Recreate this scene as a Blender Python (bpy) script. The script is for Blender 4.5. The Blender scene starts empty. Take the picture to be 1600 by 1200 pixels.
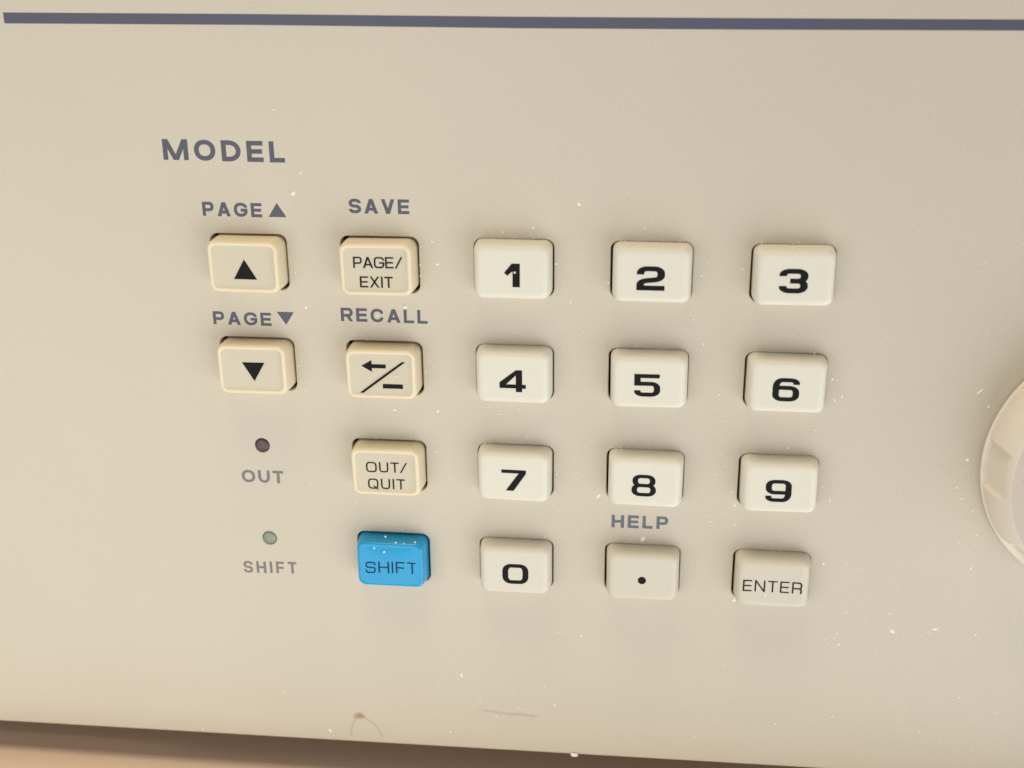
import bpy, bmesh, math, random
from mathutils import Vector, Matrix
from mathutils.geometry import delaunay_2d_cdt

S = bpy.context.scene
COL = S.collection
MM = 0.001
BASE = 65.0            # the desk lies 65 mm under the keypad centre

def W(x, y, z=0.0):
    """panel millimetres (x right, y up, z out of the panel) -> world metres"""
    return Vector((x * MM, -z * MM, (y + BASE) * MM))

# ------------------------------------------------------------------ camera
cam_data = bpy.data.cameras.new('camera')
cam = bpy.data.objects.new('camera', cam_data)
COL.objects.link(cam)
S.camera = cam
CR = ((0.992661881903975, -0.009169891249951238, -0.12057487843377725),
      (-0.03309946838253065, 0.9384342166256573, -0.34386864681002854),
      (0.11630482968325066, 0.34533626244666277, 0.9312443569932085))
ax = [Vector((r[0], -r[2], r[1])) for r in CR]
m = Matrix.Identity(4)
loc = W(19.963, 66.424, 163.397)
for i in range(3):
    for j in range(3):
        m[i][j] = ax[j][i]
    m[i][3] = loc[i]
cam.matrix_world = m
cam_data.sensor_width = 36
cam_data.lens = 36 * 1897.6 / 1600
cam_data.clip_start = 0.005
cam_data.clip_end = 50
cam_data.dof.use_dof = True
cam_data.dof.focus_distance = 0.178
cam_data.dof.aperture_fstop = 26

# ------------------------------------------------------------------ light
world = bpy.data.worlds.new('World')
S.world = world
world.use_nodes = True
bg = world.node_tree.nodes['Background']
bg.inputs[0].default_value = (1.0, 1.0, 1.0, 1)
bg.inputs[1].default_value = 0.235

def area(name, pos, target, size, power, color, size_y=None):
    d = bpy.data.lights.new(name, 'AREA')
    d.energy = power
    d.color = color
    d.size = size
    if size_y:
        d.shape = 'RECTANGLE'; d.size_y = size_y
    o = bpy.data.objects.new(name, d)
    COL.objects.link(o)
    o.location = W(*pos)
    o.rotation_euler = (W(*target) - W(*pos)).to_track_quat('-Z', 'Y').to_euler()
    return o

area('ceiling_lamp', (-60, 900, 125), (0, -40, 0), 0.34, 4.6, (1.0, 0.84, 0.64))
area('left_fill', (-125, -65, 235), (-50, -40, 0), 0.30, 0.54, (1.0, 0.965, 0.90))  # unseen fill, added to brighten the left and middle of the panel
area('low_right_light', (400, -400, 270), (0, -40, 0), 0.75, 4.8, (0.96, 0.99, 1.02))  # unseen cool light from low right; desk cut short to let it through

S.view_settings.view_transform = 'Standard'
S.view_settings.look = 'None'
S.view_settings.exposure = 0
S.view_settings.gamma = 1
S.render.engine = 'CYCLES'
S.cycles.max_bounces = 6
S.render.resolution_x = 1024
S.render.resolution_y = 768

# ------------------------------------------------------------------ materials
def srgb(r, g, b):
    f = lambda c: (c / 255 / 12.92) if c / 255 <= 0.04045 else ((c / 255 + 0.055) / 1.055) ** 2.4
    return (f(r), f(g), f(b), 1)

def mat(name, col, rough=0.5, var=0.03, size=0.35, bump=0.0, bsize=0.3, big=0.0, spec=0.5,
        sss=0.0, coat=0.0):
    """plastic / print: base colour with fine mottling, broad patchiness and a fine grained relief"""
    M = bpy.data.materials.new(name)
    M.use_nodes = True
    nt = M.node_tree
    p = nt.nodes['Principled BSDF']
    p.inputs['Roughness'].default_value = rough
    p.inputs['Specular IOR Level'].default_value = spec
    p.inputs['Coat Weight'].default_value = coat
    p.inputs['Coat Roughness'].default_value = 0.25
    if sss:
        p.inputs['Subsurface Weight'].default_value = sss
        p.inputs['Subsurface Scale'].default_value = 0.0008
        p.inputs['Subsurface Radius'].default_value = (1.0, 0.8, 0.6)
    tc = nt.nodes.new('ShaderNodeTexCoord')
    def noise(s, det=3, rg=0.6):
        n = nt.nodes.new('ShaderNodeTexNoise')
        n.inputs['Scale'].default_value = 1000.0 / s
        n.inputs['Detail'].default_value = det
        n.inputs['Roughness'].default_value = rg
        nt.links.new(tc.outputs['Object'], n.inputs['Vector'])
        return n
    def math_(op, a, b):
        n = nt.nodes.new('ShaderNodeMath'); n.operation = op
        for i, v in enumerate((a, b)):
            if isinstance(v, float): n.inputs[i].default_value = v
            else: nt.links.new(v, n.inputs[i])
        return n.outputs[0]
    f = math_('MULTIPLY_ADD', noise(size).outputs[0], 2 * var)
    f.node.inputs[2].default_value = 1 - var
    g = math_('MULTIPLY_ADD', noise(28, 2).outputs[0], 2 * big)
    g.node.inputs[2].default_value = 1 - big
    fg = math_('MULTIPLY', f, g)
    mx = nt.nodes.new('ShaderNodeMix'); mx.data_type = 'RGBA'; mx.blend_type = 'MULTIPLY'
    mx.inputs[0].default_value = 1
    mx.inputs[6].default_value = col
    nt.links.new(fg, mx.inputs[7])
    nt.links.new(mx.outputs[2], p.inputs['Base Color'])
    if bump:
        b = nt.nodes.new('ShaderNodeBump')
        b.inputs['Strength'].default_value = bump
        b.inputs['Distance'].default_value = 0.00004
        nt.links.new(noise(bsize, 3, 0.5).outputs[0], b.inputs['Height'])
        nt.links.new(b.outputs[0], p.inputs['Normal'])
    return M

PANEL = mat('painted_panel', srgb(200, 190, 171), 0.42, 0.17, 0.24, 0.9, 0.35, 0.03)
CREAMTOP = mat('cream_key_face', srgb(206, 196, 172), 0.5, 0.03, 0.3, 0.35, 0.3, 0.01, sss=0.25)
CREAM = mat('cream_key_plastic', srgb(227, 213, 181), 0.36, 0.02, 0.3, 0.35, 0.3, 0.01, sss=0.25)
WHITE = mat('pale_key_plastic', srgb(221, 216, 199), 0.5, 0.03, 0.3, 0.35, 0.3, 0.02, sss=0.25)
WHITE_DIM = mat('pale_key_dimmed', srgb(214, 208, 191), 0.5, 0.03, 0.3, 0.35, 0.3, 0.02, sss=0.25)  # same pale plastic with light fall-off painted into its colour
WHITE_DIMMER = mat('pale_key_dimmer', srgb(208, 201, 183), 0.5, 0.03, 0.3, 0.35, 0.3, 0.02, sss=0.25)  # pale plastic again, the painted fall-off in brightness a step stronger
BLUE = mat('blue_key_plastic', srgb(8, 154, 206), 0.30, 0.10, 0.4, 0.35, 0.3, 0.03, sss=0.15)
SLATE = mat('slate_print', srgb(76, 78, 92), 0.5, 0.26, 0.35, 0.3, 0.3)
FADED = mat('faded_slate_print', srgb(118, 113, 116), 0.5, 0.16, 0.3, 0.3, 0.3)
GREYB = mat('grey_blue_print', srgb(98, 104, 114), 0.5, 0.16, 0.3, 0.3, 0.3)
INK = mat('black_print', srgb(10, 7, 10), 0.6, 0.15, 0.3, spec=0.2)
BROWN_INK = mat('brown_black_print', srgb(42, 26, 20), 0.6, 0.15, 0.3, spec=0.2)
NAVY_INK = mat('navy_print', srgb(2, 52, 92), 0.6, 0.15, 0.3, spec=0.2)
STRIPE = mat('slate_stripe_print', srgb(78, 80, 98), 0.5, 0.10, 0.5, 0.3, 0.3, 0.06)
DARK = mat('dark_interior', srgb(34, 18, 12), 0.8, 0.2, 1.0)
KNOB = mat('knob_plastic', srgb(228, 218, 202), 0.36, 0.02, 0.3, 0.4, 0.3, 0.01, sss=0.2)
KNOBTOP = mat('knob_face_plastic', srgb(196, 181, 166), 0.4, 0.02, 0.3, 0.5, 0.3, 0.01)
DESK = mat('desk_laminate', srgb(230, 205, 180), 0.55, 0.03, 1.2, 0.3, 0.8, 0.05)
LINT = mat('lint', srgb(240, 235, 220), 0.7, 0.02, 0.2)
LED_R = mat('dull_red_lens', srgb(84, 60, 66), 0.35, 0.45, 0.5, spec=0.5)
LED_G = mat('dull_green_lens', srgb(136, 144, 126), 0.35, 0.3, 0.5, spec=0.5)
CHASSIS = mat('chassis_paint', srgb(200, 172, 166), 0.6, 0.05, 1.0, 0.3, 0.6)

# dried drip: a thin varnish-like film
STAIN = mat('dried_drip', srgb(150, 112, 62), 0.35, 0.15, 0.5)
STAIN.node_tree.nodes['Principled BSDF'].inputs['Alpha'].default_value = 0.45
FAINT = mat('faint_drip', srgb(190, 146, 82), 0.35, 0.15, 0.5)
FAINT.node_tree.nodes['Principled BSDF'].inputs['Alpha'].default_value = 0.13
SCUFF = mat('scuff', srgb(150, 138, 112), 0.45, 0.15, 0.5)
SCUFF.node_tree.nodes['Principled BSDF'].inputs['Alpha'].default_value = 0.11

# ------------------------------------------------------------------ object helpers
def link(name, me, parent=None, label=None, cat=None, group=None, kind=None):
    o = bpy.data.objects.new(name, me)
    COL.objects.link(o)
    if parent is not None:
        o.parent = parent
    if label: o['label'] = label
    if cat: o['category'] = cat
    if group: o['group'] = group
    if kind: o['kind'] = kind
    return o

def mesh(name, verts, faces, material, origin=(0, 0, 0), smooth=False, sharp=None):
    """verts in panel mm; origin in panel mm (the object's own local zero)"""
    me = bpy.data.meshes.new(name)
    o = W(*origin)
    me.from_pydata([W(*v) - o for v in verts], [], faces)
    me.materials.append(material)
    if smooth:
        me.polygons.foreach_set('use_smooth', [True] * len(me.polygons))
        if sharp:
            me.set_sharp_from_angle(angle=math.radians(sharp))
    me.update()
    return me

def place(o, origin, parent_origin=(0, 0, 0)):
    o.location = W(*origin) - W(*parent_origin) if o.parent else W(*origin)

# ------------------------------------------------------------------ stroke lettering
def arc_poly(pts, closed=False, n=7):
    """pts: (x, y) sharp or (x, y, rx, ry) rounded corner -> dense polyline"""
    out = []
    N = len(pts)
    for i, p in enumerate(pts):
        if len(p) == 2 or (not closed and i in (0, N - 1)):
            out.append((p[0], p[1])); continue
        a = pts[(i - 1) % N]; b = pts[(i + 1) % N]
        x, y, rx, ry = p
        def along(q):
            dx, dy = q[0] - x, q[1] - y
            L = math.hypot(dx, dy)
            r = 1 / math.hypot(dx / L / rx, dy / L / ry)
            return (x + dx / L * r, y + dy / L * r)
        A, B = along(a), along(b)
        k = 0.60                       # squarish arc
        c1 = (A[0] + (x - A[0]) * k, A[1] + (y - A[1]) * k)
        c2 = (B[0] + (x - B[0]) * k, B[1] + (y - B[1]) * k)
        for j in range(n + 1):
            t = j / n; u = 1 - t
            out.append(tuple(u ** 3 * A[d] + 3 * u * u * t * c1[d] + 3 * u * t * t * c2[d] + t ** 3 * B[d]
                             for d in (0, 1)))
    res = [out[0]]
    for q in out[1:]:
        if math.hypot(q[0] - res[-1][0], q[1] - res[-1][1]) > 1e-4: res.append(q)
    if closed and math.hypot(res[0][0] - res[-1][0], res[0][1] - res[-1][1]) < 1e-4: res.pop()
    return res

def stroke(pts, tx, ty, closed=False):
    """convex quads that cover a polyline drawn with a tx by ty pen"""
    P = arc_poly(pts, closed)
    N = len(P)
    L, R_ = [], []
    for i in range(N):
        def dirn(a, b):
            dx, dy = b[0] - a[0], b[1] - a[1]
            l = math.hypot(dx, dy) or 1
            return dx / l, dy / l
        if closed or 0 < i < N - 1:
            d1 = dirn(P[i - 1], P[i]); d2 = dirn(P[i], P[(i + 1) % N])
        elif i == 0: d1 = d2 = dirn(P[0], P[1])
        else: d1 = d2 = dirn(P[-2], P[-1])
        n1 = (-d1[1] * tx / 2, d1[0] * ty / 2); n2 = (-d2[1] * tx / 2, d2[0] * ty / 2)
        cr = d1[0] * d2[1] - d1[1] * d2[0]
        if abs(cr) < 0.15:
            o = ((n1[0] + n2[0]) / 2, (n1[1] + n2[1]) / 2)
        else:                         # intersect the two offset lines
            ex, ey = n2[0] - n1[0], n2[1] - n1[1]
            t = (ex * d2[1] - ey * d2[0]) / cr
            o = (n1[0] + d1[0] * t, n1[1] + d1[1] * t)
        L.append((P[i][0] + o[0], P[i][1] + o[1])); R_.append((P[i][0] - o[0], P[i][1] - o[1]))
    q = []
    for i in range(N if closed else N - 1):
        j = (i + 1) % N
        q.append([R_[i], R_[j], L[j], L[i]])
    return q

def diag(x0, y0, x1, y1, w):
    return [[(x0 - w / 2, y0), (x0 + w / 2, y0), (x1 + w / 2, y1), (x1 - w / 2, y1)]]

def glyph(ch, w, h, tx, ty, sq):
    """sq 0 = round grotesque, 1 = squarish extended"""
    l, r, b, t, m, c = tx / 2, w - tx / 2, ty / 2, h - ty / 2, h / 2, w / 2
    hw, hh = (r - l) / 2, (t - b) / 2
    rx = hw * (1 - 0.42 * sq); ry = hh * (1 - 0.3 * sq)
    q = lambda *p, **k: stroke(list(p), tx, ty, **k)
    dw = tx * 1.12
    if ch == 'I': return q((c, 0), (c, h))
    if ch == 'L': return q((l, h), (l, b), (w, b))
    if ch == 'E': return q((w, t), (l, t), (l, b), (w, b)) + q((l, m), (w * .94, m))
    if ch == 'F': return q((w, t), (l, t), (l, 0)) + q((l, m * .96), (w * .93, m * .96))
    if ch == 'H': return q((l, 0), (l, h)) + q((r, 0), (r, h)) + q((l, m), (r, m))
    if ch == 'T': return q((0, t), (w, t)) + q((c, t), (c, 0))
    if ch in 'PR':
        y = h * .44; k = min(hh * .5, hw) * (1 if not sq else .7)
        bowl = q((l, 0), (l, t), (r, t, k, (t - y) / 2.01), (r, y, k, (t - y) / 2.01), (l, y))
        if ch == 'R':
            if sq: bowl += q((c, y), (r - tx * .1, y, k * .6, y * .3), (r - tx * .1, 0))
            else: bowl += diag(w * .55, y, w - dw * .55, 0, dw)
        return bowl
    if ch == 'O' or ch == 'Q' or ch == '0':
        o = q((l, b, rx, ry), (l, t, rx, ry), (r, t, rx, ry), (r, b, rx, ry), closed=True)
        if ch == 'Q': o += diag(w * .55, h * .3, w * .95, -h * .06, tx * 1.1)
        return o
    if ch == 'D': return q((l, b), (l, t), (r, t, rx * 1.3 if not sq else rx, ry), (r, b, rx * 1.3 if not sq else rx, ry), closed=True)
    if ch == 'U': return q((l, h), (l, b, rx, ry), (r, b, rx, ry), (r, h))
    if ch == 'C': return q((r, h * .66), (r, t, rx, min(ry, h * .28)), (l, t, rx, ry), (l, b, rx, ry), (r, b, rx, min(ry, h * .28)), (r, h * .34))
    if ch == 'G': return (q((r, h * .68), (r, t, rx, min(ry, h * .26)), (l, t, rx, ry), (l, b, rx, ry), (r, b, rx, min(ry, h * .3)), (r, h * .47 + ty / 2)) +
                          q((c, h * .47), (r, h * .47)))
    if ch == 'S':
        k = hw * .9; v = (t - m) / 2.02
        if sq: k *= .6
        return q((r, h * .70), (r, t, k, h * .16), (l, t, k, v), (l, m, k, v), (r, m, k, v), (r, b, k, v), (l, b, k, h * .16), (l, h * .30))
    if ch == 'A': return diag(dw / 2, 0, c, h, dw) + diag(w - dw / 2, 0, c, h, dw) + q((w * .2, h * .3), (w * .8, h * .3))
    if ch == 'V': return diag(dw / 2, h, c, 0, dw) + diag(w - dw / 2, h, c, 0, dw)
    if ch == 'X': return diag(dw / 2, 0, w - dw / 2, h, dw) + diag(dw / 2, h, w - dw / 2, 0, dw)
    if ch == 'M': return q((l, 0), (l, h)) + q((r, 0), (r, h)) + diag(tx * .62, h, c, 0, dw) + diag(w - tx * .62, h, c, 0, dw)
    if ch == 'N': return q((l, 0), (l, h)) + q((r, 0), (r, h)) + diag(tx * .55, h, w - tx * .55, 0, tx * 1.15)
    if ch == '/': return diag(dw / 2, 0, w - dw / 2, h, dw)
    # numerals (bold, extended)
    R_, V = w * .24, h * .19
    if ch == '1': return q((w - tx / 2, 0), (w - tx / 2, h)) + [[(0, h * .60), (w * .20, h * .68 - h * .20), (w - tx * .6, h * .78), (w - tx, h), (w - tx * 1.1, h)]]
    if ch == '2': return q((l, h * .66), (l, t, R_, V), (r, t, R_, V), (r, h * .47, R_, V * .8), (l, h * .38, R_, V * .7), (l, b), (w, b))
    if ch == '3': return (q((l, h * .70), (l, t, R_, V * .8), (r, t, R_, V), (r, m, R_, V), (w * .38, m)) +
                          q((w * .38, m), (r, m, R_, V), (r, b, R_, V), (l, b, R_, V * .8), (l, h * .29)))
    if ch == '4':
        s = w * .74
        return (q((s, 0), (s, h)) + q((0, h * .25), (w, h * .25)) +
                [[(0, h * .25), (0, h * .42), (s - tx / 2 + .02, h), (s, h), (s - tx / 2, h * .76), (w * .26, h * .35)]])
    if ch == '5': return q((w * .97, t), (l, t), (l, h * .57), (r, h * .57, R_, V), (r, b, R_, V), (l, b, R_, V * .7), (l, h * .27))
    if ch == '6': return q((r, h * .73), (r, t, R_, V * .7), (l, t, R_, h * .3), (l, b, R_, V), (r, b, R_, V), (r, h * .58, R_, V), (l, h * .58))
    if ch == '9': return [[(w - x, h - y) for x, y in f] for f in glyph('6', w, h, tx, ty, sq)]
    if ch == '8':
        e = w * .03
        return (q((l + e, m, R_, V), (l + e, t, R_, V), (r - e, t, R_, V), (r - e, m, R_, V), closed=True) +
                q((l, b, R_, V), (l, m, R_, V), (r, m, R_, V), (r, b, R_, V), closed=True))
    if ch == '7': return q((0, t), (w, t)) + [[(w * .18, 0), (w * .18 + tx * 1.35, 0), (w, h - ty), (w, h - ty * .9), (w - tx * 1.25, h - ty)]]
    raise ValueError(ch)

WID = {'I': .2, 'L': .72, 'E': .78, 'F': .74, 'H': .88, 'T': .8, 'P': .82, 'R': .86, 'O': 1.02, 'D': .92, 'U': .88,
       'C': .92, 'G': .98, 'S': .84, 'A': .95, 'V': .92, 'X': .92, 'M': 1.22, 'N': .9, 'Q': 1.0}

def union_mesh(name, polys, z, th, material, zf=None, origin=(0, 0, 0)):
    """one thin raised film of ink covering all polygons (exact union), bottom open"""
    vs, fs = [], []
    for p in polys:
        a = sum(p[i][0] * p[(i + 1) % len(p)][1] - p[(i + 1) % len(p)][0] * p[i][1] for i in range(len(p)))
        if abs(a) < 1e-7: continue
        if a < 0: p = p[::-1]
        fs.append(list(range(len(vs), len(vs) + len(p))))
        vs += [Vector(v) for v in p]
    ov, oe, of, _, _, orf = delaunay_2d_cdt(vs, [], fs, 0, 1e-5)
    rings = [[vs[i] for i in f] for f in fs]
    bbs = [(min(v.x for v in r), max(v.x for v in r), min(v.y for v in r), max(v.y for v in r)) for r in rings]
    def inside(x, y):
        for r, bb in zip(rings, bbs):
            if x < bb[0] or x > bb[1] or y < bb[2] or y > bb[3]: continue
            c = False
            for i in range(len(r)):
                a, b = r[i - 1], r[i]
                if (a.y > y) != (b.y > y) and x < (b.x - a.x) * (y - a.y) / (b.y - a.y) + a.x: c = not c
            if c: return True
        return False
    keep = [f for f in of if inside(sum(ov[i].x for i in f) / len(f), sum(ov[i].y for i in f) / len(f))]
    zf = zf or (lambda x, y: 0.0)
    top = [(v[0], v[1], z + zf(v[0], v[1]) + th) for v in ov]
    bot = [(v[0], v[1], z + zf(v[0], v[1]) - .02) for v in ov]
    n = len(ov)
    edges = {}
    for f in keep:
        for i in range(len(f)):
            e = (f[i], f[(i + 1) % len(f)])
            edges[e] = 1
    faces = [tuple(f) for f in keep]
    for (a, b) in edges:
        if (b, a) not in edges:
            faces.append((b, a, a + n, b + n))
    return mesh(name, top + bot, faces, material, origin)

def word_polys(text, x0, x1, y0, y1, h, tx, ty, sq, gap=.2, widths=None):
    ws = widths or [WID[c] * h for c in text]
    ws = [tx if c == 'I' else w for c, w in zip(text, ws)]
    g = gap * h
    fixed = sum(w for c, w in zip(text, ws) if c == 'I')
    k = (x1 - x0 - fixed) / (sum(ws) - fixed + g * (len(text) - 1))
    x = x0
    out = []
    for c, w in zip(text, ws):
        w2 = w if c == 'I' else w * k
        yy = y0 + (y1 - y0) * (x - x0) / (x1 - x0)
        for p in glyph(c, w2, h, tx, ty, sq):
            out.append([(a + x, b + yy) for a, b in p])
        x += w2 + g * k
    return out

# ------------------------------------------------------------------ the instrument
instrument = link('bench_instrument', None, label='beige front panel of a bench instrument with keypad, knob and grey lettering',
                  cat='instrument')
instrument.location = W(0, -BASE, 0)
IO = (0, -BASE, 0)
random.seed(4)
DX, DY = 19.05, 15.438
KEYS = {}
def key_xy(c, r): return ((c - 2) * DX, -(r - 1.5) * DY)

def rrect(cx, cy, hx, hy, r, n=6):
    out = []
    for sx, sy, a0 in ((1, 1, 0), (-1, 1, 90), (-1, -1, 180), (1, -1, 270)):
        for i in range(n + 1):
            a = math.radians(a0 + 90 * i / n)
            out.append((cx + sx * (hx - r) + r * math.cos(a), cy + sy * (hy - r) + r * math.sin(a)))
    return out

def circle(cx, cy, r, n=40):
    return [(cx + r * math.cos(2 * math.pi * i / n), cy + r * math.sin(2 * math.pi * i / n)) for i in range(n)]

layout = [(c, r) for r in range(4) for c in range(5) if not (c == 0 and r > 1)]
holes = []
for c, r in layout:
    x, y = key_xy(c, r)
    holes.append(rrect(x + .0, y, 5.62, 4.07, 1.15))
LEDS = [(-38.64, -5.40), (-38.74, -21.07)]
for x, y in LEDS: holes.append(circle(x, y, 1.14))

def rim(hole, grow):
    """hole loop offset outwards by grow (mm)"""
    n = len(hole); out = []
    for i in range(n):
        a, b = hole[i - 1], hole[(i + 1) % n]
        dx, dy = b[0] - a[0], b[1] - a[1]; L = math.hypot(dx, dy)
        out.append((hole[i][0] + dy / L * grow, hole[i][1] - dx / L * grow))
    return out

# front face with real openings, a rolled lip round each, and a rounded lower edge
def low_edge(x): return -58.95 + (x + 89.5) * 0.0125
X0, X1, YT = -150.0, 150.0, 84.0
outer = [(X0, low_edge(X0) + .5), (X1, low_edge(X1) + .5), (X1, YT), (X0, YT)]
vs = [Vector(p) for p in outer]
fs = [list(range(4))]
for h in holes:
    g = rim(h, .12)
    fs.append(list(range(len(vs), len(vs) + len(g))))
    vs += [Vector(p) for p in g]
ov, oe, of, _, _, orf = delaunay_2d_cdt(vs, [], fs, 0, 1e-6)
V = [(v[0], v[1], 0.0) for v in ov]
F = [tuple(f) for f, o in zip(of, orf) if o == [0]]
for h in holes:
    n = len(h); b0 = len(V)
    for loop, z in ((rim(h, .12), 0.0), (rim(h, .035), -.035), (h, -.12), (h, -2.2)):
        V += [(p[0], p[1], z) for p in loop]
    for k in range(3):
        for i in range(n):
            j = (i + 1) % n
            F.append((b0 + k * n + i, b0 + (k + 1) * n + i, b0 + (k + 1) * n + j, b0 + k * n + j)[::-1])
NX = 160
b0 = len(V)
prof = [(.5 - .5 * math.sin(a), -.5 + .5 * math.cos(a)) for a in [math.radians(15 * k) for k in range(7)]] + [(0, -2.6)]
for yo, z in prof:
    for i in range(NX + 1):
        x = X0 + (X1 - X0) * i / NX
        V.append((x, low_edge(x) + yo, z))
for k in range(len(prof) - 1):
    for i in range(NX):
        a = b0 + k * (NX + 1) + i
        F.append((a, a + NX + 1, a + NX + 2, a + 1))
me = mesh('front_panel', V, F, PANEL, smooth=True, sharp=60)
bm = bmesh.new(); bm.from_mesh(me); bmesh.ops.recalc_face_normals(bm, faces=bm.faces)
if max(bm.faces, key=lambda f: f.calc_area()).normal.y > 0: bmesh.ops.reverse_faces(bm, faces=bm.faces)
bm.to_mesh(me); bm.free()
panel = link('front_panel', me, instrument)
place(panel, (0, 0, 0), IO)

def box(name, x0, x1, y0, y1, z0, z1, material, parent, bevel=0):
    vv = [(x, y, z) for z in (z0, z1) for y in (y0, y1) for x in (x0, x1)]
    ff = [(0, 2, 3, 1), (4, 5, 7, 6), (0, 1, 5, 4), (2, 6, 7, 3), (0, 4, 6, 2), (1, 3, 7, 5)]
    o = link(name, mesh(name, vv, ff, material), parent)
    place(o, (0, 0, 0), IO)
    return o
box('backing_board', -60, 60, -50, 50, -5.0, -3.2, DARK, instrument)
box('case', -149, 149, -53.5, 83, -150, -5.2, CHASSIS, instrument)

def printed(name, polys, material, z=0.0, parent=panel, th=.012, zf=None, po=(0, 0, 0), label=None):
    o = link(name, union_mesh(name, polys, z, th, material, zf, po), parent)
    if label: o['label'] = label
    return o

# printed stripe and lettering on the panel
st = []
xs = [-69.96, -34.3, 0.0, 30.0, 64.0, 110.0]
tp = [57.41, 57.12, 56.72, 56.48, 56.25, 56.0]; bt = [55.98, 55.73, 55.28, 55.08, 54.93, 54.75]
for i in range(5):
    st.append([(xs[i], bt[i]), (xs[i + 1], bt[i + 1]), (xs[i + 1], tp[i + 1]), (xs[i], tp[i])])
printed('printed_stripe', st, STRIPE)
def panel_word(text, x0, x1, y0, y1, h, t, material, gap=.22):
    printed('printed_word', word_polys(text, x0, x1, y0, y1, h, t, t * .92, 0, gap), material, label=None)
panel_word('MODEL', -49.30, -31.80, 37.58, 37.38, 2.90, .69, SLATE, .29)
panel_word('PAGE', -44.38, -35.70, 29.72, 29.62, 2.02, .47, SLATE, .24)
panel_word('SAVE', -23.12, -14.56, 30.45, 30.45, 2.05, .47, SLATE, .22)
panel_word('PAGE', -44.38, -35.61, 13.63, 13.59, 1.98, .45, SLATE, .24)
panel_word('RECALL', -25.20, -12.51, 14.64, 14.58, 2.02, .45, SLATE, .24)
panel_word('OUT', -42.30, -35.69, -11.66, -11.61, 2.08, .46, FADED, .22)
panel_word('SHIFT', -43.38, -34.74, -27.40, -27.13, 2.06, .40, FADED, .34)
panel_word('HELP', 14.32, 22.69, -16.45, -16.35, 2.08, .48, GREYB, .26)
printed('printed_triangle', [[(-34.78, 29.72), (-32.19, 29.72), (-33.46, 31.74)]], SLATE)
printed('printed_triangle', [[(-34.68, 15.78), (-33.44, 13.84), (-32.16, 15.78)]], SLATE)

# ------------------------------------------------------------------ keys
def make_cap(cx, cy, style):
    """rounded keycap: walls drawn in towards a soft shoulder, then a shallow dish"""
    if style == 'cream':
        rings = [(5.40, 3.84, 1.4, -3.0), (5.36, 3.81, 1.4, 0.0), (5.26, 3.78, 1.35, 1.6), (5.17, 3.72, 1.25, 2.50),
                 (5.12, 3.69, 1.2, 2.76), (5.04, 3.62, 1.15, 2.95), (4.93, 3.52, 1.05, 3.07), (4.80, 3.40, .95, 3.12),
                 (4.66, 3.27, .84, 3.11), (4.50, 3.12, .72, 3.03), (4.38, 3.00, .62, 2.97)]
        depth, dy = .10, 0
    elif style == 'white':
        rings = [(5.44, 4.02, 1.1, -3.0), (5.43, 4.01, 1.1, 0.0), (5.36, 3.94, 1.1, 1.3), (5.28, 3.88, 1.1, 1.9),
                 (5.20, 3.82, 1.1, 2.3), (5.07, 3.71, 1.08, 2.6), (4.90, 3.56, 1.0, 2.82), (4.68, 3.36, .9, 2.95),
                 (4.40, 3.12, .8, 3.02), (4.1, 2.88, .7, 3.03), (3.8, 2.65, .6, 3.02)]
        depth, dy = .06, 0.0
    else:
        rings = [(5.42, 3.90, 1.05, -3.0), (5.38, 3.86, 1.05, 0.0), (5.24, 3.78, 1.1, 1.5), (5.15, 3.72, 1.1, 2.3),
                 (5.08, 3.66, 1.1, 2.65), (4.95, 3.55, 1.1, 2.88), (4.75, 3.38, 1.1, 3.0), (4.45, 3.15, 1.1, 3.02),
                 (4.1, 2.85, 1.05, 2.98), (3.7, 2.55, 1.0, 2.93), (3.3, 2.25, .9, 2.89)]
        depth, dy = .14, 0
    jx, jy = random.uniform(-.03, .03), random.uniform(-.02, .03)
    if style == 'white': jx += .11 if cx > 10 else -.02; jy += .04
    hx, hy, rr, z = rings[-1]
    for k in (.8, .6, .4, .2, .08):
        rings.append((hx * k, hy * k, rr * k, z - depth * (1 - k * k)))
    VV, FF = [], []
    n = 28
    for (a, b, r_, zz) in rings:
        VV += [(p[0] + cx + jx, p[1] + cy + jy + dy, zz) for p in rrect(0, 0, a, b, r_)]
    for k in range(len(rings) - 1):
        for i in range(n):
            j = (i + 1) % n
            FF.append((k * n + i, k * n + j, (k + 1) * n + j, (k + 1) * n + i))
    base = (len(rings) - 1) * n
    FF.append(tuple(base + i for i in range(n)))
    def zf(x, y):
        u = max(abs(x - cx) / hx, abs(y - cy) / hy)
        if u >= 1: return z + .04
        return z - depth * (1 - u * u)
    return VV, FF, zf

def key(c, r, style, label):
    cx, cy = key_xy(c, r)
    VV, FF, zf = make_cap(cx, cy, style)
    M = {'cream': CREAM, 'white': WHITE, 'blue': BLUE}[style]
    if style == 'white': M = (WHITE, WHITE, WHITE, WHITE_DIM if c == 2 else WHITE_DIMMER)[r]  # bottom row gets the tones with dimmer light painted in
    me = mesh('key', VV, FF, M, (cx, cy, 0), smooth=True)
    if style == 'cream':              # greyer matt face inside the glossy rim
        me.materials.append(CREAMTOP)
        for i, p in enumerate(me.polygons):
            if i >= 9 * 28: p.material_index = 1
    o = link('key', me, instrument, label=label)
    place(o, (cx, cy, 0), IO)
    g = random.Random(c * 7 + r * 31)
    o.rotation_euler = [math.radians(g.uniform(-q, q)) for q in (.9, .5, .9)]   # keys never sit quite square
    return o, (cx, cy, 0), zf

def on_key(k, name, polys, material=INK, label=None):
    o, org, zf = k
    printed(name, polys, material, 0.012, o, .014, zf, org)

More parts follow.
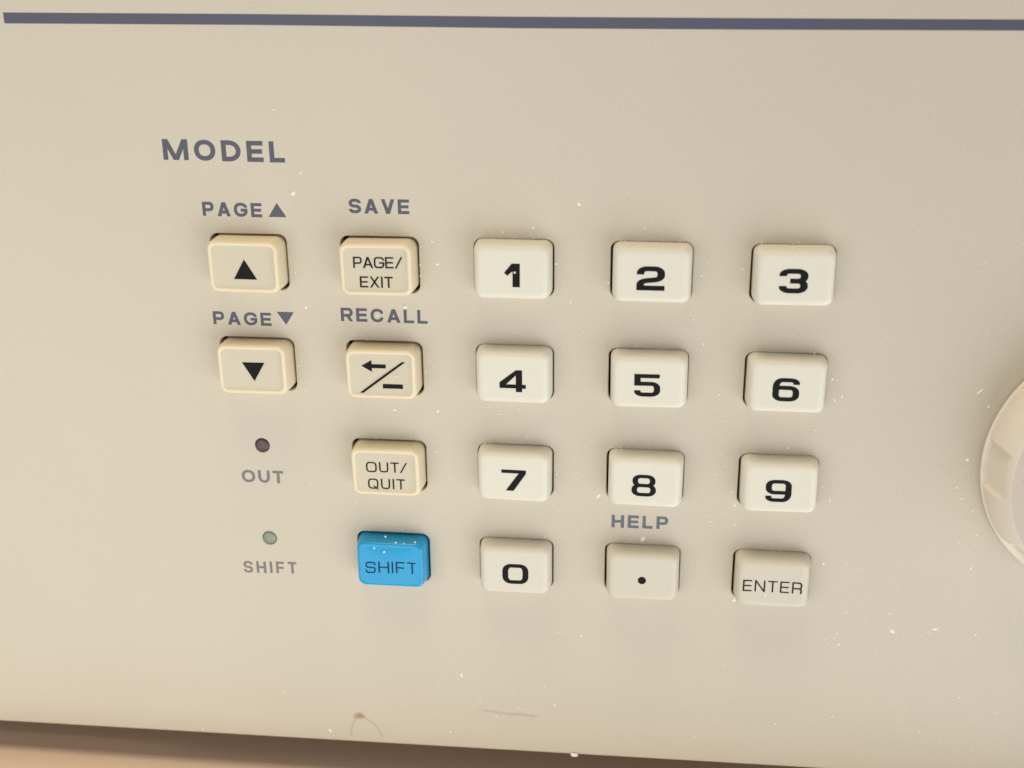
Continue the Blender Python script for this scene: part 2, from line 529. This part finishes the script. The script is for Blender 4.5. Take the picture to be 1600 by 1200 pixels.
NUM = {'1': (.05, 22.80, 2.17, 3.30, 1.0, .62), '2': (19.0, 22.81, 3.79, 3.34, 1.0, .66), '3': (37.99, 22.89, 3.80, 3.34, 1.0, .66),
       '4': (.06, 7.37, 3.77, 3.26, .90, .56), '5': (18.97, 7.44, 3.63, 3.34, .88, .58), '6': (38.0, 7.40, 3.64, 3.38, .88, .58),
       '7': (.06, -8.08, 3.61, 3.31, .85, .52), '8': (18.99, -8.02, 3.51, 3.38, .80, .52), '9': (38.02, -7.99, 3.63, 3.40, .86, .54),
       '0': (.11, -23.55, 3.93, 3.30, .88, .58)}
POS = {'1': (2, 0), '2': (3, 0), '3': (4, 0), '4': (2, 1), '5': (3, 1), '6': (4, 1), '7': (2, 2), '8': (3, 2), '9': (4, 2), '0': (2, 3)}
for ch, (c, r) in POS.items():
    k = key(c, r, 'white', 'pale key printed with a bold black ' + ch)
    x, y, w, h, tx, ty = NUM[ch]
    on_key(k, 'printed_number', [[(a + x - w / 2, b + y - h / 2) for a, b in p] for p in glyph(ch, w, h, tx, ty, 1)])
k = key(3, 3, 'white', 'pale key printed with a black dot, under the word HELP')
on_key(k, 'printed_dot', [circle(19.08, -23.55, .60, 28)], INK)
k = key(4, 3, 'white', 'pale key printed ENTER')
on_key(k, 'printed_word', word_polys('ENTER', 33.9, 42.45, -24.39, -24.38, 1.84, .22, .19, 1, .24), BROWN_INK)

k = key(0, 0, 'cream', 'cream key printed with a black triangle pointing up')
on_key(k, 'printed_triangle', [[(-39.57, 21.38), (-36.22, 21.38), (-37.9, 24.25)]])
k = key(0, 1, 'cream', 'cream key printed with a black triangle pointing down')
on_key(k, 'printed_triangle', [[(-39.53, 8.83), (-37.88, 6.0), (-36.18, 8.83)]])
k = key(1, 0, 'cream', 'cream key printed PAGE/EXIT')
on_key(k, 'printed_word', word_polys('PAGE', -22.19, -16.48, 23.37, 23.38, 1.60, .24, .21, 1, .08) +
       [[(-16.33, 23.38), (-16.09, 23.38), (-15.17, 25.03), (-15.41, 25.03)]])
on_key(k, 'printed_word', word_polys('EXIT', -21.38, -16.70, 20.60, 20.58, 1.58, .24, .21, 1, .16))
k = key(1, 1, 'cream', 'cream key printed with a left arrow, a slash and a minus sign')
on_key(k, 'printed_arrow', [[(-21.84, 8.96), (-20.33, 8.08), (-20.33, 9.84)], [(-20.4, 8.64), (-18.28, 8.64), (-18.28, 9.24), (-20.4, 9.24)]])
on_key(k, 'printed_slash', [[(-22.25, 4.85), (-21.72, 4.85), (-15.42, 9.68), (-15.92, 9.68)]])
on_key(k, 'printed_bar', [[(-18.84, 5.60), (-15.9, 5.60), (-15.9, 6.26), (-18.84, 6.26)]])
k = key(1, 2, 'cream', 'cream key printed OUT/QUIT')
on_key(k, 'printed_word', word_polys('OUT', -21.93, -16.95, -7.72, -7.64, 1.64, .23, .20, 1, .22) +
       [[(-16.85, -7.66), (-16.62, -7.66), (-15.72, -6.04), (-15.95, -6.04)]], BROWN_INK)
on_key(k, 'printed_word', word_polys('QUIT', -21.78, -16.16, -10.39, -10.31, 1.62, .23, .20, 1, .24), BROWN_INK)
k = key(1, 3, 'blue', 'bright blue key printed SHIFT')
on_key(k, 'printed_word', word_polys('SHIFT', -22.93, -14.94, -24.69, -24.46, 1.90, .23, .20, 1, .22), NAVY_INK)

# ------------------------------------------------------------------ indicator lights
def led(x, y, material, label):
    n = 40
    VV, FF = [], []
    prof = [(1.09, -2.0), (1.07, -.25), (1.04, -.12), (.96, -.02), (.78, .06), (.5, .12), (.2, .14)]
    for rr, z in prof: VV += [(p[0], p[1], z) for p in circle(x, y, rr, n)]
    for k in range(len(prof) - 1):
        for i in range(n):
            j = (i + 1) % n
            FF.append((k * n + i, k * n + j, (k + 1) * n + j, (k + 1) * n + i))
    FF.append(tuple((len(prof) - 1) * n + i for i in range(n)))
    o = link('indicator_light', mesh('indicator_light', VV, FF, material, (x, y, 0), smooth=True), instrument, label=label)
    place(o, (x, y, 0), IO)
led(*LEDS[0], LED_R, 'dull reddish brown round indicator light above the word OUT')
led(*LEDS[1], LED_G, 'dull grey green round indicator light above the word SHIFT')

# ------------------------------------------------------------------ knob
KX, KY = 85.64, -3.19
def lathe(prof, rad, n=240, cap=True):
    VV, FF = [], []
    for k, (r_, z) in enumerate(prof):
        for i in range(n):
            a = 2 * math.pi * i / n
            q = rad(r_, z, a, k)
            VV.append((KX + q * math.cos(a), KY + q * math.sin(a), z))
    for k in range(len(prof) - 1):
        for i in range(n):
            j = (i + 1) % n
            FF.append((k * n + i, k * n + j, (k + 1) * n + j, (k + 1) * n + i))
    if cap: FF.append(tuple((len(prof) - 1) * n + i for i in range(n)))
    return VV, FF
def groove(a):
    d = (math.degrees(a) - 179) % 45
    d = min(d, 45 - d)
    return max(0.0, min(1.0, (10.6 - d) / .8))
def sm(t): return t * t * (3 - 2 * t)
pv = [(19.62, 1.0), (19.52, 2.4), (19.30, 3.9), (18.95, 5.1), (18.50, 6.1), (18.02, 6.85), (17.66, 7.3), (17.45, 7.52), (17.35, 7.6)]
def rad(r_, z, a, k):
    g = sm(groove(a))
    t = (z - 1.0) / 6.6
    return r_ * (1 - g) + min(r_, 18.92 - 1.1 * t) * g
VV, FF = lathe(pv, rad, 480, cap=False)
knob = link('knob', mesh('knob', VV, FF, KNOB, (KX, KY, 0), smooth=True, sharp=50), instrument,
            label='large round pale plastic knob with finger grooves round its edge')
place(knob, (KX, KY, 0), IO)
sk = [(18.0, .25), (19.5, .25), (19.75, .35), (19.85, .55), (19.85, .8), (19.75, .98), (19.5, 1.05), (18.0, 1.05)]
VV, FF = lathe(sk, lambda r_, z, a, k: r_, 240, cap=False)
link('knob_skirt', mesh('knob_skirt', VV, FF, KNOB, (KX, KY, 0), smooth=True, sharp=50), knob)
# flat face with a finger dimple
dc, dr = (73.7 - KX, -1.6 - KY), 4.4
polar = [(0.0, 0.0)]
VV, FF = [], []
face_loop = [(KX + rad(17.35, 7.6, 2 * math.pi * i / 480, 0) * math.cos(2 * math.pi * i / 480),
              KY + rad(17.35, 7.6, 2 * math.pi * i / 480, 0) * math.sin(2 * math.pi * i / 480)) for i in range(0, 480)]
vs = [Vector(p) for p in face_loop] + [Vector(p) for p in circle(KX + dc[0], KY + dc[1], dr, 48)]
ov, oe, of, _, _, orf = delaunay_2d_cdt(vs, [], [list(range(480)), list(range(480, 528))], 0, 1e-6)
VV = [(v[0], v[1], 7.6) for v in ov]; FF = [tuple(f) for f, o in zip(of, orf) if o == [0]]
b0 = len(VV)
for k in range(0, 9):
    t = k / 8
    rr = dr * math.cos(t * math.pi / 2 * .97); zz = 7.6 + .12 * math.sin(min(t * 4, 1) * math.pi) - .7 * math.sin(t * math.pi / 2)
    VV += [(p[0], p[1], zz) for p in circle(KX + dc[0], KY + dc[1], rr, 48)]
for k in range(8):
    for i in range(48):
        j = (i + 1) % 48
        FF.append((b0 + k * 48 + i, b0 + k * 48 + j, b0 + (k + 1) * 48 + j, b0 + (k + 1) * 48 + i))
FF.append(tuple(b0 + 8 * 48 + i for i in range(48)))
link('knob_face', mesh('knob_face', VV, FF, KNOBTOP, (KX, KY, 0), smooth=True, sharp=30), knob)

# ------------------------------------------------------------------ stain and scuff on the panel
def blob(cx, cy, rx, ry, seed, n=22):
    r = random.Random(seed)
    ph = [r.uniform(0, 6.28) for _ in range(3)]
    return [[(cx + rx * (1 + .13 * math.sin(2 * a + ph[0]) + .10 * math.sin(3 * a + ph[1]) + .06 * math.sin(5 * a + ph[2])) * math.cos(a),
              cy + ry * (1 + .13 * math.sin(2 * a + ph[0]) + .10 * math.sin(3 * a + ph[1])) * math.sin(a))
             for a in [2 * math.pi * i / n for i in range(n)]]]
drip = link('dried_drip', union_mesh('dried_drip', blob(-26.15, -52.95, 1.0, .85, 3), 0, .004, FAINT), panel,
            label='small brown dried drip near the lower edge')
for k, (a, b) in enumerate(((.80, .68), (.62, .52), (.40, .34))):
    printed('drip_layer', blob(-26.15 + .05 * k, -52.95 + .03 * k, a, b, 3), FAINT, th=.006 + .002 * k, parent=drip)
tail = stroke([(-26.8, -53.4), (-27.4, -54.8), (-27.75, -57.0)], .4, .4) + stroke([(-25.3, -53.2), (-23.7, -54.3), (-22.8, -55.7), (-22.45, -57.0)], .4, .4)
printed('dried_drip', tail, FAINT, th=.003, label='two faint brown runs below the dried drip')
printed('scuff_mark', [[(-7.2, -50.1), (-4.0, -50.2), (-1.5, -50.4), (1.0, -50.35), (3.1, -50.6), (3.3, -50.8), (2.6, -51.05), (.6, -50.9), (-.9, -51.1), (-2.6, -50.8), (-5.2, -50.55)]], SCUFF, th=.003)

# ------------------------------------------------------------------ desk
n = 24
VV = [(-400 + 800 * i / n, -65.0, -300 + 314 * j / n) for j in range(n + 1) for i in range(n + 1)]
FF = [(j * (n + 1) + i, (j + 1) * (n + 1) + i, (j + 1) * (n + 1) + i + 1, j * (n + 1) + i + 1) for j in range(n) for i in range(n)]
b0 = len(VV)
VV += [(-400, -65, -300), (400, -65, -300), (400, -65, 14), (-400, -65, 14), (-400, -84, -300), (400, -84, -300), (400, -84, 14), (-400, -84, 14)]
FF += [(b0, b0 + 1, b0 + 5, b0 + 4), (b0 + 1, b0 + 2, b0 + 6, b0 + 5), (b0 + 2, b0 + 3, b0 + 7, b0 + 6), (b0 + 3, b0, b0 + 4, b0 + 7), (b0 + 4, b0 + 5, b0 + 6, b0 + 7)]
link('desk', mesh('desk', VV, FF, DESK, (0, -65, 0)), kind='structure', label='tan desk surface in shadow under the lower edge of the panel').location = W(0, -65, 0)

# ------------------------------------------------------------------ dust
rnd = random.Random(11)
def flake(x, y, z, s, lx=1.0, ang=None, ht=.12):
    """a crumpled little chip: uneven outline, raised uneven middle"""
    n = rnd.randint(6, 8)
    ang = rnd.uniform(0, math.pi) if ang is None else ang
    ca, sa = math.cos(ang), math.sin(ang)
    pts = []
    for i in range(n):
        a = 2 * math.pi * i / n + rnd.uniform(-.2, .2)
        r_ = s * rnd.uniform(.6, 1.1)
        u, v = r_ * math.cos(a) * lx, r_ * math.sin(a)
        pts.append((x + u * ca - v * sa, y + u * sa + v * ca, z - .005))
    mid = [(x + (p[0] - x) * .55, y + (p[1] - y) * .55, z + ht * rnd.uniform(.5, 1.1)) for p in pts]
    VV = pts + mid + [(x, y, z + ht * .9)]
    FF = [(i, (i + 1) % n, n + (i + 1) % n, n + i) for i in range(n)] + [(n + i, n + (i + 1) % n, 2 * n) for i in range(n)]
    return VV, FF
SP = [(-32.9, 44.6), (-29.7, 36.0), (-47.1, 28.7), (-31.5, 21.8), (-11.5, 26.6), (-10.8, 23.4), (-13.3, 23.2), (-13.3, 21.6), (-30.3, 16.5), (-16.2, 15.8), (-19.8, 15.7), (-32.0, 7.6), (-31.0, 3.8), (-12.4, 9.1), (-12.0, 8.1), (-13.1, 7.4), (-17.9, 1.2), (-11.4, 1.2), (-24.5, -14.3), (-31.0, -15.0), (-11.9, -5.3), (-31.6, -11.4), (2.7, 28.8), (-1.5, 28.1), (-2.9, 27.1), (-0.2, 27.2), (2.8, 27.4), (7.9, 18.3), (18.0, 29.0), (13.2, 21.2), (22.9, 17.8), (25.0, 16.3), (-0.1, 13.6), (0.3, 11.7), (-5.9, 10.8), (-4.0, 2.1), (-2.5, 1.1), (0.6, 2.1), (3.5, 2.2), (5.9, 23.8), (9.0, 32.2), (15.7, 33.7), (26.6, 12.8), (31.4, 23.6), (25.9, 22.6), (36.3, 11.7), (41.9, 11.9), (44.6, 8.2), (46.1, 5.6), (29.2, 5.2), (1.7, -2.5), (6.0, -8.2), (6.6, -14.2), (12.1, -10.1), (29.3, -7.2), (27.0, -9.5), (32.2, -12.0), (31.7, -9.8), (28.1, -13.9), (32.4, -15.1), (29.0, -14.8), (29.8, -3.9), (30.5, -5.8), (39.3, -2.5), (42.9, 0.5), (45.7, -10.5), (44.5, -8.3), (45.6, -20.8), (37.1, -28.1), (36.3, -29.6), (14.7, -29.5), (18.1, -29.6), (17.4, -18.6), (-2.3, -18.7), (-1.6, -18.2), (-6.1, -26.6), (-5.8, -5.6), (66.0, 4.8), (64.1, -3.3), (63.2, -7.6), (65.8, -11.1), (56.2, -15.8), (66.6, -20.4), (66.7, -15.0), (66.6, -16.6), (64.4, -16.3), (62.1, -11.2), (56.4, -24.2), (49.6, -28.8), (55.8, -28.7), (62.7, -30.8), (68.5, -31.4), (48.5, -32.4), (48.9, -34.4), (48.1, -33.3), (61.8, -31.5), (59.3, -39.8), (46.9, -33.5), (73.2, -45.1), (49.0, -47.3), (72.8, -19.4), (-9.0, -44.0), (-9.5, -48.9), (-6.1, -48.7), (-13.1, -51.5), (-0.0, -49.4), (-3.5, -51.3), (1.3, -49.8), (1.8, -50.0), (0.9, -49.6), (4.3, -45.1), (6.7, -35.0), (10.0, -35.5), (29.2, -42.4), (40.5, -49.3), (62.3, -49.0), (73.0, -44.7), (28.1, -52.8), (67.4, -42.5), (-38.7, -49.4), (-31.2, -56.3), (-11.1, -54.9), (-23.5, -50.1), (-53.1, -57.7), (-3.1, -57.3), (5.9, -48.4)]
MED = {(-19.8, 15.7), (-17.9, 1.2), (-11.4, 1.2), (9.0, 32.2), (32.2, -12.0), (45.6, -20.8), (62.7, -30.8), (64.1, -3.3), (-9.0, -44.0), (48.9, -34.4), (44.6, 8.2), (68.5, -31.4), (66.0, 4.8), (-31.2, -56.3)}
VV, FF = [], []
def add_flake(*a, **k):
    v, f = flake(*a, **k); b = len(VV)
    VV.extend(v); FF.extend([tuple(i + b for i in q) for q in f])
for p in SP:
    big = p in MED
    add_flake(p[0], p[1], 0, rnd.uniform(.20, .28) if big else rnd.uniform(.10, .19), lx=rnd.uniform(1, 1.9))
KD = [(.45, 23.26), (21.79, 22.6), (37.97, 26.58), (20.53, -5.79), (-19.53, -18.3), (-21.41, -20.33), (-19.86, -20.9), (-16.71, -19.3), (-17.99, -19.2),
      (-15.03, -19.0), (-16.76, 7.56), (37.24, -24.94)]
for p in KD: add_flake(p[0], p[1], 3.0, rnd.uniform(.12, .2), lx=rnd.uniform(1, 1.6))
for c, r in layout:                       # crumbs caught along the upper edges of the openings
    if c == 0: continue
    x, y = key_xy(c, r)
    for _ in range(rnd.randint(3, 7)):
        add_flake(x + rnd.uniform(-5, 5), y + 4.2 + rnd.uniform(-.1, .4), 0, rnd.uniform(.07, .13), lx=rnd.uniform(1, 1.6))
for _ in range(330):                      # the finest dust, thicker to the lower right
    x = rnd.uniform(-35, 80); y = rnd.uniform(-54, 30)
    if rnd.random() > .25 + .75 * max(0, min(1, (x + 20) / 70)): continue
    if any(abs(x - key_xy(c, r)[0]) < 5.9 and abs(y - key_xy(c, r)[1]) < 4.4 for c, r in layout): continue
    if math.hypot(x - KX, y - KY) < 20.5: continue
    add_flake(x, y, 0, rnd.uniform(.035, .08), lx=rnd.uniform(1, 2.2), ht=.05)
link('dust', mesh('dust', VV, FF, LINT), label='fine white dust and crumbs scattered over the panel and keys', cat='dust', kind='stuff').location = W(0, 0, 0)

def crumb(name, x, y, z, s, lx, ang, label, ht=.2, cat='crumb', group='larger white crumbs on the panel'):
    v, f = flake(x, y, z, s, lx, math.radians(ang), ht)
    o = link(name, mesh(name, v, f, LINT, (x, y, z)), label=label, cat=cat, group=group)
    o.location = W(x, y, z)
crumb('crumb', 19.08, -18.1, 0, .52, 1.15, 20, 'white crumb just above the dot key, below the word HELP')
crumb('crumb', 12.29, -11.4, 0, .30, 1.7, 50, 'slanted white crumb beside the lower left corner of the 8 key')
crumb('crumb', 32.99, -27.6, 0, .32, 1.5, 75, 'upright white crumb at the lower left corner of the ENTER key')
crumb('crumb', 56.63, -31.66, 0, .30, 2.0, -35, 'slanted white crumb on bare panel, right of and below the ENTER key')
crumb('crumb', -31.0, 33.1, 0, .34, 1.1, 10, 'white crumb between the words MODEL and SAVE')
crumb('crumb', -15.8, 17.0, 0, .36, 1.1, 10, 'white crumb above the second L of RECALL')
crumb('crumb', 9.08, -57.6, .1, .42, 2.0, 0, 'pale crumb clinging to the lower edge of the panel')
crumb('lint_fibre', 64.57, 7.0, 0, .13, 5.2, 45, 'short straight white fibre left of the top of the knob', .1, 'fibre', 'lint fibres on the panel')
crumb('lint_fibre', 64.25, -9.3, 0, .10, 5.0, 15, 'short white fibre left of the middle of the knob', .1, 'fibre', 'lint fibres on the panel')
crumb('lint_fibre', 45.1, 5.1, 0, .12, 4.0, -60, 'short slanted white fibre to the right of the 6 key', .1, 'fibre', 'lint fibres on the panel')
